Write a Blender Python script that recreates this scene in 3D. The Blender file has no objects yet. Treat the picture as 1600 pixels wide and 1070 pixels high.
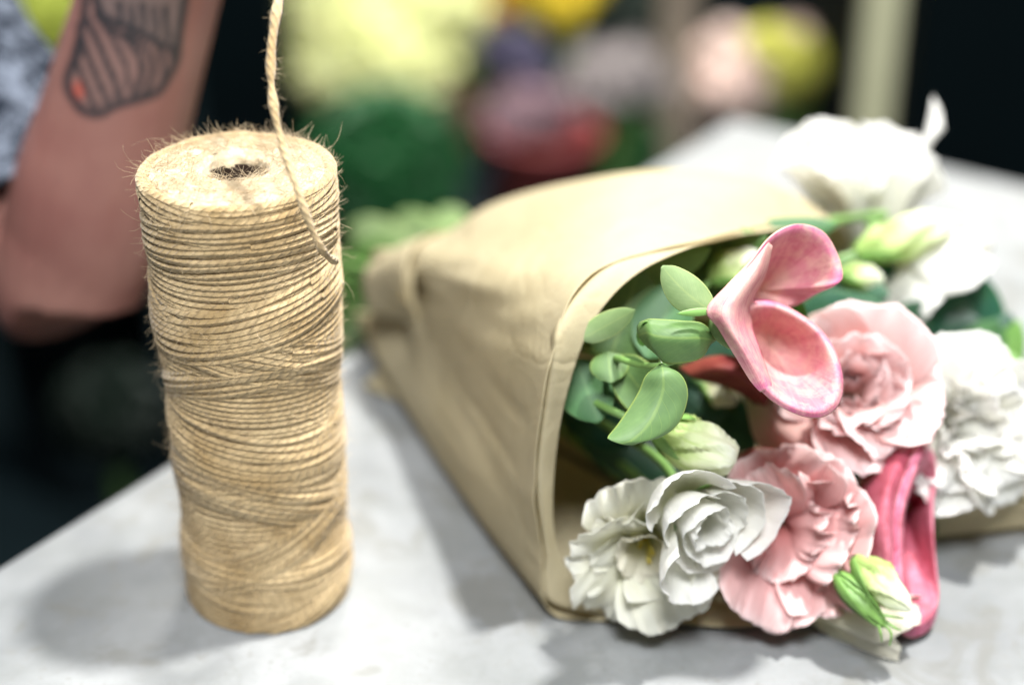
import bpy, math, random
import numpy as np
from mathutils import Vector, noise as mnoise
random.seed(7); rng = np.random.default_rng(7)
S = bpy.context.scene
C = bpy.data.collections.new('scene_objects'); S.collection.children.link(C)

# ------------------------------------------------------------------ camera
PITCH = math.radians(28.0); FPX = 2714.0; CZ = 0.362
F_ = np.array([0, math.cos(PITCH), -math.sin(PITCH)])
U_ = np.array([0, math.sin(PITCH), math.cos(PITCH)])
R_ = np.array([1.0, 0, 0]); B_ = -F_
CAM = np.array([0, 0, CZ])
cd = bpy.data.cameras.new('camera'); cam = bpy.data.objects.new('camera', cd); C.objects.link(cam)
cam.location = CAM; cam.rotation_euler = (math.pi/2-PITCH, 0, 0)
cd.sensor_width = 36; cd.lens = FPX/1600*36; cd.clip_start = 0.01; cd.clip_end = 60
cd.dof.use_dof = True; cd.dof.focus_distance = 0.528; cd.dof.aperture_fstop = 3.1
S.camera = cam
# ------------------------------------------------------------------ world, lamps, exposure
w = bpy.data.worlds.new('World'); S.world = w; w.use_nodes = True
bg = w.node_tree.nodes['Background']; bg.inputs[0].default_value = (0.62, 0.80, 1.0, 1); bg.inputs[1].default_value = 0.07
def area(name, loc, target, size, power, col):
    l = bpy.data.lights.new(name, 'AREA'); l.shape = 'DISK'; l.size = size; l.energy = power; l.color = col
    o = bpy.data.objects.new(name, l); C.objects.link(o); o.location = loc
    o.rotation_euler = (Vector(target)-Vector(loc)).to_track_quat('-Z', 'Y').to_euler(); return o
area('key_lamp', (0.50, 0.66, 2.00), (0.05, 0.52, 0.03), 0.14, 82, (1.0, 0.98, 0.94))
area('second_lamp', (-0.55, 0.62, 1.2), (0.0, 0.52, 0.03), 0.22, 4, (1.0, 0.98, 0.95))
area('front_fill_lamp', (0.05, -0.15, 1.15), (0.04, 0.5, 0.05), 0.42, 23, (0.97, 0.985, 1.0))  # added soft fill from the front for petals and paper, no real window
area('background_fill_lamp', (0.1, 2.0, 1.0), (0.05, 2.0, -0.5), 0.5, 40, (1.0, 0.97, 0.9))  # added to light the bunches behind, no known source
S.view_settings.view_transform = 'Standard'; S.view_settings.look = 'None'
S.view_settings.exposure = 0.05; S.view_settings.gamma = 1.0
S.view_settings.use_curve_mapping = False
S.render.engine = 'CYCLES'; S.cycles.max_bounces = 14; S.cycles.diffuse_bounces = 9; S.cycles.transmission_bounces = 10

# ------------------------------------------------------------------ helpers
def ray(px, py): return F_ + R_*((px-800)/FPX) + U_*((535-py)/FPX)
def at(px, py, t): return CAM + ray(px, py)*t
def atz(px, py, z):
    r = ray(px, py); return CAM + r*((z-CZ)/r[2])
def proj(P):
    d = np.asarray(P)-CAM; t = d@F_
    return 800+FPX*(d@R_)/t, 535-FPX*(d@U_)/t
def A(l): return np.array([at(*p) for p in l])
def AZ(l): return np.array([atz(*p) for p in l])
def camdir(r, u, b):
    v = R_*r+U_*u+B_*b; return v/np.linalg.norm(v)
def nrm(v): return v/(np.linalg.norm(v)+1e-12)

def tag(o, label=None, cat=None, group=None, kind=None):
    if label: o['label'] = label
    if cat: o['category'] = cat
    if group: o['group'] = group
    if kind: o['kind'] = kind
    return o
def thing(name, loc, label, cat, group=None):
    o = bpy.data.objects.new(name, None); C.objects.link(o); o.location = loc
    o.empty_display_size = .01
    return tag(o, label, cat, group)
def root_loc(p):
    l = np.zeros(3)
    while p is not None: l = l+np.array(p.location); p = p.parent
    return l
def mesh(name, V, Fs, mat, parent=None, uv=None, smooth=True, thick=0, subsurf=0, offset=0, origin=None):
    V = np.asarray(V, float); m = bpy.data.meshes.new(name)
    base = root_loc(parent)
    if parent is None and origin is not None: base = np.asarray(origin, float)
    m.from_pydata((V-base).tolist(), [], [tuple(int(i) for i in f) for f in Fs]); m.update()
    if uv is not None:
        L = m.uv_layers.new(name='UVMap'); uv = np.asarray(uv)
        li = np.zeros(len(m.loops), int); m.loops.foreach_get('vertex_index', li)
        L.data.foreach_set('uv', uv[li].astype(np.float32).ravel())
    if smooth: m.polygons.foreach_set('use_smooth', [True]*len(m.polygons))
    m.materials.append(mat)
    o = bpy.data.objects.new(name, m); C.objects.link(o)
    if parent is not None: o.parent = parent
    elif origin is not None: o.location = origin
    if thick:
        s = o.modifiers.new('thickness', 'SOLIDIFY'); s.thickness = thick; s.offset = offset
    if subsurf:
        s = o.modifiers.new('smooth', 'SUBSURF'); s.levels = subsurf; s.render_levels = subsurf
    return o
def grid_faces(n, m, closed=False, off=0):
    f = []
    for i in range(n-1 if not closed else n):
        for j in range(m-1):
            a = i*m+j; b = ((i+1) % n)*m+j
            f.append((off+a, off+b, off+b+1, off+a+1))
    return f
def cr(P, n, closed=False):
    P = np.asarray(P, float); k = len(P)
    ts = np.linspace(0, k if closed else k-1, n, endpoint=not closed)
    out = []
    for t in ts:
        i = int(math.floor(t)); 
        if not closed: i = min(i, k-2)
        f = t-i
        def g(j):
            if closed: return P[j % k]
            if j < 0: return 2*P[0]-P[1]
            if j > k-1: return 2*P[k-1]-P[k-2]
            return P[j]
        p0, p1, p2, p3 = g(i-1), g(i), g(i+1), g(i+2)
        out.append(.5*((2*p1)+(p2-p0)*f+(2*p0-5*p1+4*p2-p3)*f*f+(3*p1-p0-3*p2+p3)*f**3))
    return np.array(out)
def patch(G, nu, nv):
    G = np.asarray(G, float)
    rows = np.array([cr(r, nv) for r in G])           # R x nv
    return np.array([cr(rows[:, j], nu) for j in range(nv)]).transpose(1, 0, 2)
def grid_normals(P):
    du = np.gradient(P, axis=0); dv = np.gradient(P, axis=1); n = np.cross(du, dv)
    return n/(np.linalg.norm(n, axis=2, keepdims=True)+1e-12)
def grid_mesh(name, P, mat, parent=None, thick=0, **k):
    n, m = P.shape[:2]
    uu, vv = np.meshgrid(np.linspace(0, 1, n), np.linspace(0, 1, m), indexing='ij')
    return mesh(name, P.reshape(-1, 3), grid_faces(n, m), mat, parent, uv=np.stack([uu, vv], -1).reshape(-1, 2), thick=thick, **k)
def nz(p, s=1.0, seed=0.0):
    return mnoise.noise(Vector((p[0]*s+seed, p[1]*s+seed*1.7, p[2]*s-seed)))
def disp(P, amp, scale, seed=0):
    N = grid_normals(P); Q = P.copy()
    for i in range(P.shape[0]):
        for j in range(P.shape[1]): Q[i, j] += N[i, j]*amp*nz(P[i, j], scale, seed)
    return Q
def tube_geo(path, rad, seg=8, vlen=True):
    """returns V,F,UV; uv.x = running length (m), uv.y = around"""
    P = np.asarray(path, float); n = len(P)
    rad = np.full(n, rad) if np.isscalar(rad) else np.asarray(rad)
    T = np.gradient(P, axis=0); T /= (np.linalg.norm(T, axis=1, keepdims=True)+1e-12)
    up = np.array([0, 0, 1.]) if abs(T[0][2]) < .9 else np.array([1., 0, 0])
    N = nrm(np.cross(T[0], up)); L = np.concatenate([[0], np.cumsum(np.linalg.norm(np.diff(P, axis=0), axis=1))])
    a = np.linspace(0, 2*np.pi, seg+1); V = []; UV = []
    for i in range(n):
        N = nrm(N-T[i]*np.dot(N, T[i])); Bn = np.cross(T[i], N)
        V.append(P[i]+rad[i]*(np.cos(a)[:, None]*N+np.sin(a)[:, None]*Bn))
        UV.append(np.stack([np.full(seg+1, L[i]), a/(2*np.pi)], -1))
    return np.concatenate(V), grid_faces(n, seg+1), np.concatenate(UV)
class Acc:
    def __init__(s): s.V = []; s.F = []; s.U = []; s.n = 0
    def add(s, V, Fs, UV=None):
        V = np.asarray(V); s.V.append(V); s.F += [tuple(i+s.n for i in f) for f in Fs]
        s.U.append(UV if UV is not None else np.zeros((len(V), 2))); s.n += len(V)
    def tube(s, path, r, seg=8): s.add(*tube_geo(path, r, seg))
    def box(s, lo, hi):
        x0, y0, z0 = lo; x1, y1, z1 = hi
        V = [(x0,y0,z0),(x1,y0,z0),(x1,y1,z0),(x0,y1,z0),(x0,y0,z1),(x1,y0,z1),(x1,y1,z1),(x0,y1,z1)]
        s.add(np.array(V), [(0,3,2,1),(4,5,6,7),(0,1,5,4),(1,2,6,5),(2,3,7,6),(3,0,4,7)])
    def build(s, name, mat, parent=None, **k):
        return mesh(name, np.concatenate(s.V), s.F, mat, parent, uv=np.concatenate(s.U), **k)
def lathe_geo(prof, c, seg=48, ax=None):
    a = np.linspace(0, 2*np.pi, seg+1); V = []; UV = []
    for i, (r, z) in enumerate(prof):
        V.append(np.stack([c[0]+r*np.cos(a), c[1]+r*np.sin(a), np.full(seg+1, c[2]+z)], -1))
        UV.append(np.stack([a/(2*np.pi), np.full(seg+1, i/(len(prof)-1))], -1))
    return np.concatenate(V), grid_faces(len(prof), seg+1), np.concatenate(UV)

# ------------------------------------------------------------------ materials
class NT:
    def __init__(s, name):
        s.m = bpy.data.materials.new(name); s.m.use_nodes = True; s.t = s.m.node_tree
        s.p = s.t.nodes['Principled BSDF']; s.out = s.t.nodes['Material Output']
    def n(s, ty, **k):
        o = s.t.nodes.new(ty)
        for a, b in k.items():
            if hasattr(o, a): setattr(o, a, b)
        return o
    def l(s, a, b): s.t.links.new(a, b)
    def noise(s, scale, vec=None, detail=4, rough=.55, dist=0):
        o = s.n('ShaderNodeTexNoise'); o.inputs['Scale'].default_value = scale; o.inputs['Detail'].default_value = detail
        o.inputs['Roughness'].default_value = rough; o.inputs['Distortion'].default_value = dist
        if vec is not None: s.l(vec, o.inputs['Vector'])
        return o.outputs['Fac']
    def coord(s, which='Object'): return s.n('ShaderNodeTexCoord').outputs[which]
    def mapping(s, vec, scale=(1,1,1), rot=(0,0,0)):
        o = s.n('ShaderNodeMapping'); o.inputs['Scale'].default_value = scale; o.inputs['Rotation'].default_value = rot
        s.l(vec, o.inputs['Vector']); return o.outputs[0]
    def ramp(s, fac, stops):
        o = s.n('ShaderNodeValToRGB'); e = o.color_ramp.elements
        while len(e) < len(stops): e.new(.5)
        for i, (p, c) in enumerate(stops):
            e[i].position = p; e[i].color = (*c, 1) if not np.isscalar(c) else (c, c, c, 1)
        s.l(fac, o.inputs[0]); return o.outputs[0]
    def mix(s, fac, a, b, mode='MIX'):
        o = s.n('ShaderNodeMix'); o.data_type = 'RGBA'; o.blend_type = mode
        for v, i in ((fac, 0), (a, 6), (b, 7)):
            if hasattr(v, 'links') or hasattr(v, 'is_output'): s.l(v, o.inputs[i])
            elif i == 0: o.inputs[0].default_value = v
            else: o.inputs[i].default_value = (*v, 1)
        return o.outputs[2]
    def math(s, op, a, b=0.0, c=None):
        o = s.n('ShaderNodeMath'); o.operation = op
        for i, v in enumerate((a, b, c)):
            if v is None: continue
            if hasattr(v, 'is_output'): s.l(v, o.inputs[i])
            else: o.inputs[i].default_value = v
        return o.outputs[0]
    def bump(s, h, strength=.3, dist=.001, prev=None):
        o = s.n('ShaderNodeBump'); o.inputs['Strength'].default_value = strength; o.inputs['Distance'].default_value = dist
        s.l(h, o.inputs['Height'])
        if prev is not None: s.l(prev, o.inputs['Normal'])
        return o.outputs[0]
    def done(s, col=None, rough=.6, spec=.5, normal=None, trans=0, sheen=0, transcol=None, sss=0):
        if col is not None:
            if hasattr(col, 'is_output'): s.l(col, s.p.inputs['Base Color'])
            else: s.p.inputs['Base Color'].default_value = (*col, 1)
        if hasattr(rough, 'is_output'): s.l(rough, s.p.inputs['Roughness'])
        else: s.p.inputs['Roughness'].default_value = rough
        s.p.inputs['Specular IOR Level'].default_value = spec
        if sheen: s.p.inputs['Sheen Weight'].default_value = sheen
        if sss:
            s.p.inputs['Subsurface Weight'].default_value = sss; s.p.inputs['Subsurface Scale'].default_value = .01
            s.p.inputs['Subsurface Radius'].default_value = (1, .35, .2)
        if normal is not None: s.l(normal, s.p.inputs['Normal'])
        if trans:
            t = s.n('ShaderNodeBsdfTranslucent'); mx = s.n('ShaderNodeMixShader'); mx.inputs[0].default_value = trans
            tc = transcol if transcol is not None else col
            if hasattr(tc, 'is_output'): s.l(tc, t.inputs['Color'])
            else: t.inputs['Color'].default_value = (*tc, 1)
            if normal is not None: s.l(normal, t.inputs['Normal'])
            s.l(s.p.outputs[0], mx.inputs[1]); s.l(t.outputs[0], mx.inputs[2]); s.l(mx.outputs[0], s.out.inputs[0])
        return s.m
def sep(nt, vec):
    o = nt.n('ShaderNodeSeparateXYZ'); nt.l(vec, o.inputs[0]); return o.outputs

def mat_plain(name, col, rough=.6, var=.25, scale=30, **k):
    n = NT(name); f = n.noise(scale, n.coord())
    c = n.ramp(f, [(.3, tuple(x*(1-var) for x in col)), (.7, tuple(min(1, x*(1+var)) for x in col))])
    return n.done(c, rough, **k)
def mat_petal(name, stops, tint=(1, .9, .85), trans=.35, vein=.5, spot=0):
    """stops along the petal from base to tip (uv y)"""
    n = NT(name); uv = n.coord('UV'); x, y, _ = sep(n, uv)
    base = n.ramp(y, stops)
    vn = n.noise(1.0, n.mapping(uv, (38, 3.0, 1)), 5, .6, .6)
    f = n.ramp(vn, [(.35, 0.0), (.7, 1.0)])
    c = n.mix(n.math('MULTIPLY', f, vein), base, n.mix(1.0, base, tint, 'MULTIPLY'))
    big = n.noise(60, n.coord()); c = n.mix(n.ramp(big, [(.4, 0.0), (.75, .35)]), c, n.mix(1.0, c, tint, 'MULTIPLY'))
    b = n.bump(vn, .35, .0008); b = n.bump(n.noise(900, n.coord(), 2), .12, .0003, b)
    return n.done(c, .5, .35, b, trans, sheen=.1)
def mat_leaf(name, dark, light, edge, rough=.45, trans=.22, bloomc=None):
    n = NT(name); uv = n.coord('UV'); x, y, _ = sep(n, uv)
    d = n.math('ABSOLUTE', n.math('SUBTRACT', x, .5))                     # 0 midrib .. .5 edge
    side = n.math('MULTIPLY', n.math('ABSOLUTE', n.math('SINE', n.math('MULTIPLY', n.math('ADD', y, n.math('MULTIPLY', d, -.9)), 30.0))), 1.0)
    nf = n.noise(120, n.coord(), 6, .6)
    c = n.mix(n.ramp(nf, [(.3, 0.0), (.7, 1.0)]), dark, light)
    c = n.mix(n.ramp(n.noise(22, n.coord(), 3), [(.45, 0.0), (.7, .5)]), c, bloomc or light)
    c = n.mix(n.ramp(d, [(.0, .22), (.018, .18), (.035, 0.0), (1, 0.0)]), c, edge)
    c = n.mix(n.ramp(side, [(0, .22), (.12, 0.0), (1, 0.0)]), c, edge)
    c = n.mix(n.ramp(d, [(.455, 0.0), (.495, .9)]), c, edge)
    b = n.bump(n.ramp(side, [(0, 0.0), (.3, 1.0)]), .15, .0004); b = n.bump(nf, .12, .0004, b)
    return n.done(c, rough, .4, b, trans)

# jute
def mat_jute(name, cA, cB, twist=True):
    n = NT(name); uv = n.coord('UV'); x, y, _ = sep(n, uv)
    fib = n.noise(1.0, n.mapping(uv, (420, 9, 1), (0, 0, 0)), 4, .65, .8)
    big = n.noise(42, n.coord(), 4, .6); mid = n.noise(260, n.coord(), 3)
    c = n.mix(n.ramp(big, [(.35, 0.0), (.65, 1.0)]), cA, cB)
    c = n.mix(n.ramp(mid, [(.3, .3), (.55, 0.0)]), c, tuple(v*.62 for v in cA))
    c = n.mix(n.ramp(fib, [(.25, .6), (.55, 0.0)]), c, tuple(v*.5 for v in cA))
    c = n.mix(n.ramp(fib, [(.6, 0.0), (.85, .5)]), c, tuple(min(1, v*1.45) for v in cB))
    ph = n.math('ADD', n.math('MULTIPLY', x, 2*math.pi/.0062), n.math('MULTIPLY', y, 4*math.pi))
    tw = n.math('ABSOLUTE', n.math('SINE', ph))
    c = n.mix(n.ramp(tw, [(0, .28), (.3, 0.0)]), c, tuple(v*.5 for v in cA))  # shade in the ply grooves put into the twine colour
    b = n.bump(n.ramp(tw, [(0, 0.0), (.8, 1.0)]), .6, .0005)
    b = n.bump(fib, .5, .0005, b); b = n.bump(n.noise(1500, n.coord(), 3), .4, .0003, b)
    return n.done(c, .85, .2, b, sheen=.3)
M = {}
M['jute'] = mat_jute('jute_twine', (.39, .265, .12), (.62, .47, .265))
n = NT('jute_felted_top'); f1 = n.noise(300, n.coord(), 6, .7, 1.5); f2 = n.noise(60, n.coord())
c = n.mix(n.ramp(f1, [(.3, 0.0), (.65, 1.0)]), (.50, .405, .26), (.66, .56, .39)); c = n.mix(n.ramp(f2, [(.4, 0.0), (.7, .3)]), c, (.50, .39, .24))
M['jute_top'] = n.done(c, .9, .15, n.bump(f1, .45, .0009), sheen=.3)
M['fibre'] = mat_plain('jute_fibre', (.62, .5, .33), .7, .3, 200, trans=.3)
M['card'] = mat_plain('cardboard_core_hole_shade', (.045, .026, .016), .9)  # near-black so the shade of the spool hole sits in the colour
# kraft paper
n = NT('kraft_paper'); fine = n.noise(1.0, n.mapping(n.coord(), (160, 160, 1200)), 3); big = n.noise(14, n.coord(), 4)
fl = n.noise(1.0, n.mapping(n.coord('UV'), (30, 260, 1)), 3, .6)
c = n.mix(n.ramp(big, [(.35, 0.0), (.7, 1.0)]), (.64, .565, .365), (.70, .63, .44))
c = n.mix(n.ramp(fl, [(.3, .25), (.6, 0.0)]), c, (.48, .385, .24))
rdg = n.math('ABSOLUTE', n.math('SUBTRACT', n.noise(16, n.coord(), 3, .5, 1.0), .5))
fk = n.noise(1.0, n.mapping(n.coord(), (700, 2400, 900), (.3, .5, .2)), 2); c = n.mix(n.ramp(fk, [(.66, 0.0), (.74, .5)]), c, (.36, .26, .15)); c = n.mix(n.ramp(fk, [(.24, .4), (.32, 0.0)]), c, (.72, .64, .48))
b = n.bump(n.ramp(rdg, [(0, 0.0), (.06, 1.0)]), .16, .002); b = n.bump(n.noise(38, n.coord(), 4, .6, .6), .3, .003, b); b = n.bump(fl, .12, .0004, b)
M['paper'] = n.done(c, .62, .3, b, .42)
# petals
M['white'] = mat_petal('white_petal', [(0, (.62, .72, .36)), (.16, (.8, .82, .66)), (.42, (.90, .90, .85)), (1, (.94, .94, .93))], (.98, .965, .92), .52)
M['ivory'] = mat_petal('ivory_petal', [(0, (.52, .64, .28)), (.3, (.84, .85, .68)), (.6, (.90, .90, .80)), (1, (.93, .93, .87))], (.97, .95, .88), .42)
M['cream'] = mat_petal('cream_petal', [(0, (.50, .60, .26)), (.3, (.74, .74, .50)), (.65, (.80, .78, .65)), (1, (.85, .83, .74))], (.95, .92, .82), .35)
M['pink'] = mat_petal('blush_pink_petal', [(0, (.50, .14, .12)), (.25, (.70, .30, .29)), (.6, (.82, .50, .49)), (.9, (.87, .62, .61)), (1, (.93, .78, .77))], (.95, .84, .82), .36)
M['pale'] = mat_petal('pale_pink_petal', [(0, (.62, .60, .38)), (.3, (.80, .54, .48)), (.7, (.84, .60, .58)), (1, (.93, .80, .80))], (.97, .88, .86), .36)
def mat_calla(name, deep, mid, pale, rim):
    n = NT(name); uv = n.coord('UV'); x, y, _ = sep(n, uv)
    base = n.ramp(y, [(0, pale), (.5, mid), (.84, mid), (.955, rim), (.985, rim), (1, (.84, .66, .50))])
    vn = n.noise(1.0, n.mapping(uv, (26, 1.6, 1)), 5, .6, .8)
    c = n.mix(n.ramp(vn, [(.38, 0.0), (.68, .75)]), base, deep)
    c = n.mix(n.ramp(n.noise(130, n.coord(), 6, .75), [(.42, 0.0), (.66, .75)]), c, pale)
    b = n.bump(vn, .3, .0008); b = n.bump(n.noise(1400, n.coord(), 2), .25, .0003, b)
    return n.done(c, .55, .28, b, .2)
M['calla'] = mat_calla('rose_calla_spathe', (.52, .13, .19), (.72, .32, .36), (.78, .54, .44), (.74, .20, .38))
M['calla_dark'] = mat_calla('magenta_calla_spathe', (.56, .10, .18), (.78, .29, .38), (.36, .06, .08), (.88, .34, .52))
M['red'] = mat_calla('dark_red_spathe', (.16, .02, .02), (.22, .035, .035), (.3, .08, .05), (.3, .06, .06))
# greens
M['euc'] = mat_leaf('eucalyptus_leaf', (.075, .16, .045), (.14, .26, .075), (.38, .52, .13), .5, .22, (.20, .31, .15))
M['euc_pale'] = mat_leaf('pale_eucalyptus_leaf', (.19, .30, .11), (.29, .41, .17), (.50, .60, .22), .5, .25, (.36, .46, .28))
M['euc_dark'] = mat_leaf('deeper_green_leaf', (.055, .15, .06), (.09, .22, .08), (.2, .34, .13), .5, .2)  # slightly darker, bluer green than the plain eucalyptus leaf
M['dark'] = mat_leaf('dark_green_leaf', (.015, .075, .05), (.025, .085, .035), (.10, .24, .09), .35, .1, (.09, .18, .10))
M['lime'] = mat_leaf('bright_green_leaf', (.16, .36, .08), (.26, .48, .13), (.4, .6, .2), .4, .35)
n = NT('bud_green_to_white'); uv = n.coord('UV'); x, y, _ = sep(n, uv)
st = n.noise(1.0, n.mapping(uv, (16, 2.2, 1)), 4, .6, .7)
c = n.ramp(n.math('ADD', y, n.math('MULTIPLY', n.math('SUBTRACT', st, .5), .9)), [(0, (.30, .46, .12)), (.35, (.52, .66, .24)), (.65, (.76, .82, .52)), (1, (.86, .88, .74))])
M['bud'] = n.done(c, .45, .4, n.bump(st, .4, .0008), .3)
M['stem'] = mat_plain('green_stem', (.16, .30, .08), .45, .3, 60)
M['sepal'] = mat_plain('green_sepal', (.20, .38, .09), .45, .3, 90, trans=.25)
M['stamen'] = mat_plain('yellow_stamen', (.62, .52, .10), .6)
# setting
n = NT('concrete_tabletop'); co = n.coord()
a1 = n.noise(7, co, 6, .6, .3); a2 = n.noise(45, co, 6, .65, .4); a3 = n.noise(420, co, 3, .6)
c = n.mix(n.ramp(a1, [(.35, 0.0), (.68, 1.0)]), (.155, .165, .17), (.31, .32, .325))
c = n.mix(n.ramp(a2, [(.34, .6), (.56, 0.0)]), c, (.19, .20, .195)); c = n.mix(n.ramp(n.noise(19, co, 5, .6, 1.5), [(.38, .6), (.45, 0.0)]), c, (.17, .17, .155))
c = n.mix(n.ramp(a3, [(.30, .7), (.42, 0.0)]), c, (.21, .21, .20))
vo = n.n('ShaderNodeTexVoronoi'); vo.inputs['Scale'].default_value = 85; n.l(co, vo.inputs['Vector'])
c = n.mix(n.ramp(vo.outputs['Distance'], [(.05, .55), (.11, 0.0)]), c, (.2, .2, .19))
b = n.bump(a2, .2, .0012); b = n.bump(a3, .25, .0004, b)
M['concrete'] = n.done(c, n.ramp(a2, [(.3, .42), (.7, .6)]), .45, b)
M['floor'] = mat_plain('dark_shop_floor', (.006, .013, .016), .8, .3, 3, spec=.1)
M['wall'] = mat_plain('dark_teal_wall', (.004, .016, .022), .9, .3, 2, spec=.05)
M['black'] = mat_plain('black_cabinet_paint', (.001, .0035, .0045), .8, .2, 5, spec=.05)
M['metal'] = mat_plain('dark_metal', (.05, .055, .06), .4, .2, 5)
M['wood'] = mat_plain('brown_wood', (.27, .22, .17), .6, .3, 12)
M['board'] = mat_plain('cream_board', (.42, .42, .27), .7, .15, 6)

# ------------------------------------------------------------------ setting: floor, back wall, table
mesh('floor', [(-4, -2, -.8), (4, -2, -.8), (4, 5, -.8), (-4, 5, -.8)], [(0, 1, 2, 3)], M['floor'])['kind'] = 'structure'
mesh('back_wall', [(-4, 4.2, -.8), (4, 4.2, -.8), (4, 4.2, 2.2), (-4, 4.2, 2.2)], [(0, 1, 2, 3)], M['wall'])['kind'] = 'structure'
# table: far corner seen at (1150,182); left edge through (0,880); far edge through (1600,266)
c0 = atz(1146, 184, 0)[:2]; e1 = nrm(atz(0, 882, 0)[:2]-c0); e2 = np.array([-e1[1], e1[0]])
if e2@(atz(1600, 268, 0)[:2]-c0) < 0: e2 = -e2
tbl = thing('concrete_table', (c0[0]+e1[0]*.5+e2[0]*.5, c0[1]+e1[1]*.5+e2[1]*.5, -.8), 'light grey speckled concrete table carrying the bouquet and the twine', 'table')
def slab(name, lo, hi, z0, z1, mat, bev=.003):
    q = [c0+e1*a+e2*b for a, b in ((lo[0], lo[1]), (hi[0], lo[1]), (hi[0], hi[1]), (lo[0], hi[1]))]
    V = [(*p, z0) for p in q]+[(*p, z1) for p in q]
    o = mesh(name, V, [(0,3,2,1),(4,5,6,7),(0,1,5,4),(1,2,6,5),(2,3,7,6),(3,0,4,7)], mat, tbl, smooth=False)
    if bev:
        m = o.modifiers.new('bevel', 'BEVEL'); m.width = bev; m.segments = 3
    return o
slab('tabletop', (0, 0), (1.6, .9), -.03, 0, M['concrete'])
for a in (.06, 1.5):
    for b in (.06, .8): slab('leg', (a, b), (a+.05, b+.05), -.8, -.0302, M['metal'])

# ------------------------------------------------------------------ twine spool
SX, SY = -.085, .499; H = .158
def Rz(z):   # slight taper and uneven winding
    f = z/H
    return .0273+.0027*f+.0005*math.sin(f*9+1)+.0004*math.sin(f*21)
sp = thing('twine_spool', (SX, SY, 0), 'upright spool of natural jute twine with fuzzy top on the table', 'twine spool')
acc = Acc(); D = .00225
rb = random.Random(4)
bands = []; z = .0; k = 0
while z < H+.004:
    wdt = random.uniform(.010, .026); bands.append((z, wdt, random.uniform(-.012, .012), random.uniform(0, 6.28), k)); z += wdt*.72; k += 1
for z0 in np.arange(.001, H, D*.92):
    th = np.linspace(0, 2*np.pi, 120)+rb.uniform(0, 6.28); zc = np.clip(z0+.0022*np.cos(th-.6)*math.sin(z0*60)+D*(th-th[0])/(2*np.pi)*.3, .0013, H-.0012)
    rr = np.array([Rz(q) for q in zc])-.0009
    acc.tube(np.stack([SX+rr*np.cos(th), SY+rr*np.sin(th), zc], -1), D*.58, 7)
for (z0, wdt, tilt, ph, kk) in bands:
    if kk % 2: tilt = abs(tilt)+.003
    else: tilt = -abs(tilt)-.003
    nst = int(wdt/D)
    if z0+wdt*.5 > H+.002: continue
    lay = rb.uniform(-.0001, .00045)
    for s in range(nst):
        th = np.linspace(0, 2*np.pi, 120)+rb.uniform(0, 6.28)
        e = abs((s+.5)/nst-.5)*2
        off = rb.uniform(-.0003, .0003)
        zz = z0+s*D+off+tilt*np.cos(th-ph)*1.0+D*(th-th[0])/(2*np.pi)*.3
        fr = rb.uniform(2, 5); zz = zz+.0004*np.sin(th*fr+rb.uniform(0, 6))
        zc = np.clip(zz, .0013, H-.0012)
        if np.abs(zz-zc).max() > .0085: continue
        over = np.abs(zz-zc)
        rr = np.array([Rz(q) for q in zc])-.0007+lay-.0006*e**3-over*.6+.00015*np.sin(th*3+s)
        P = np.stack([SX+rr*np.cos(th), SY+rr*np.sin(th), zc], -1)
        acc.tube(P, D*.67*rb.uniform(.92, 1.08), 7)
acc.build('twine_windings', M['jute'], sp)
prof = [(Rz(0)-.004, .001), (Rz(0)-.0015, .0012)]+[(Rz(z)-.0011, z) for z in np.linspace(.002, H-.002, 40)]
V, Fs, UV = lathe_geo(prof, (SX, SY, 0), 96); mesh('inner_windings', V, Fs, M['jute_top'], sp, uv=UV)
# felted top disc with hole
prof = [(.0098, -.0034), (.0098, -.0028), (.0100, -.0020), (.0107, -.0008), (.0120, .0002), (.0145, .0007), (.018, .0009), (.022, .0007), (.025, .0002), (.0272, -.0006), (.0286, -.002), (.0292, -.0036)]
prof = [tuple(p) for p in cr(np.array(prof), 60)]
V, Fs, UV = lathe_geo(prof, (SX, SY, H), 160)
for i in range(len(V)):
    p = V[i]; r = math.hypot(p[0]-SX, p[1]-SY)
    V[i][2] += .0006*nz(p, 160)+.0005*nz(p, 480, 3)+.0003*math.sin(r*2*math.pi/.0024)*nz(p, 60, 5)
    if r < .0125:
        dr = .0014*nz(p, 220, 9); V[i][0] += (p[0]-SX)/r*dr; V[i][1] += (p[1]-SY)/r*dr
mesh('felted_top', V, Fs, M['jute_top'], sp, uv=UV)
V, Fs, UV = lathe_geo([(.0001, -.06), (.0096, -.06), (.0096, -.010), (.0097, -.0030)], (SX, SY, H), 32); mesh('core_tube', V, Fs, M['card'], sp)
# fibres
fb = Acc()
def hair(p, d, L, curl, r=.00006, grav=0, n=6):
    P = [np.array(p)]; d = nrm(np.array(d)); c = nrm(rng.normal(size=3))
    for i in range(n):
        d = nrm(d+c*curl*rng.uniform(.3, 1)+np.array([0, 0, -grav])); 
        if rng.random() < .2: c = nrm(rng.normal(size=3))
        P.append(P[-1]+d*L/n)
    fb.tube(cr(P, n*2), np.linspace(r, r*.5, n*2), 3)
for _ in range(2600):      # lying on the top face
    a = rng.uniform(0, 2*np.pi); r = math.sqrt(rng.uniform(.0118**2, .0288**2)); t = np.array([-math.sin(a), math.cos(a), rng.uniform(-.05, .22)])
    z = H+.0004+.0008*(r < .026)-.002*max(0, (r-.026)/.003)
    hair((SX+r*math.cos(a), SY+r*math.sin(a), z), t+rng.normal(size=3)*[.7, .7, .12], rng.uniform(.003, .008), .3, .00007)
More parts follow.
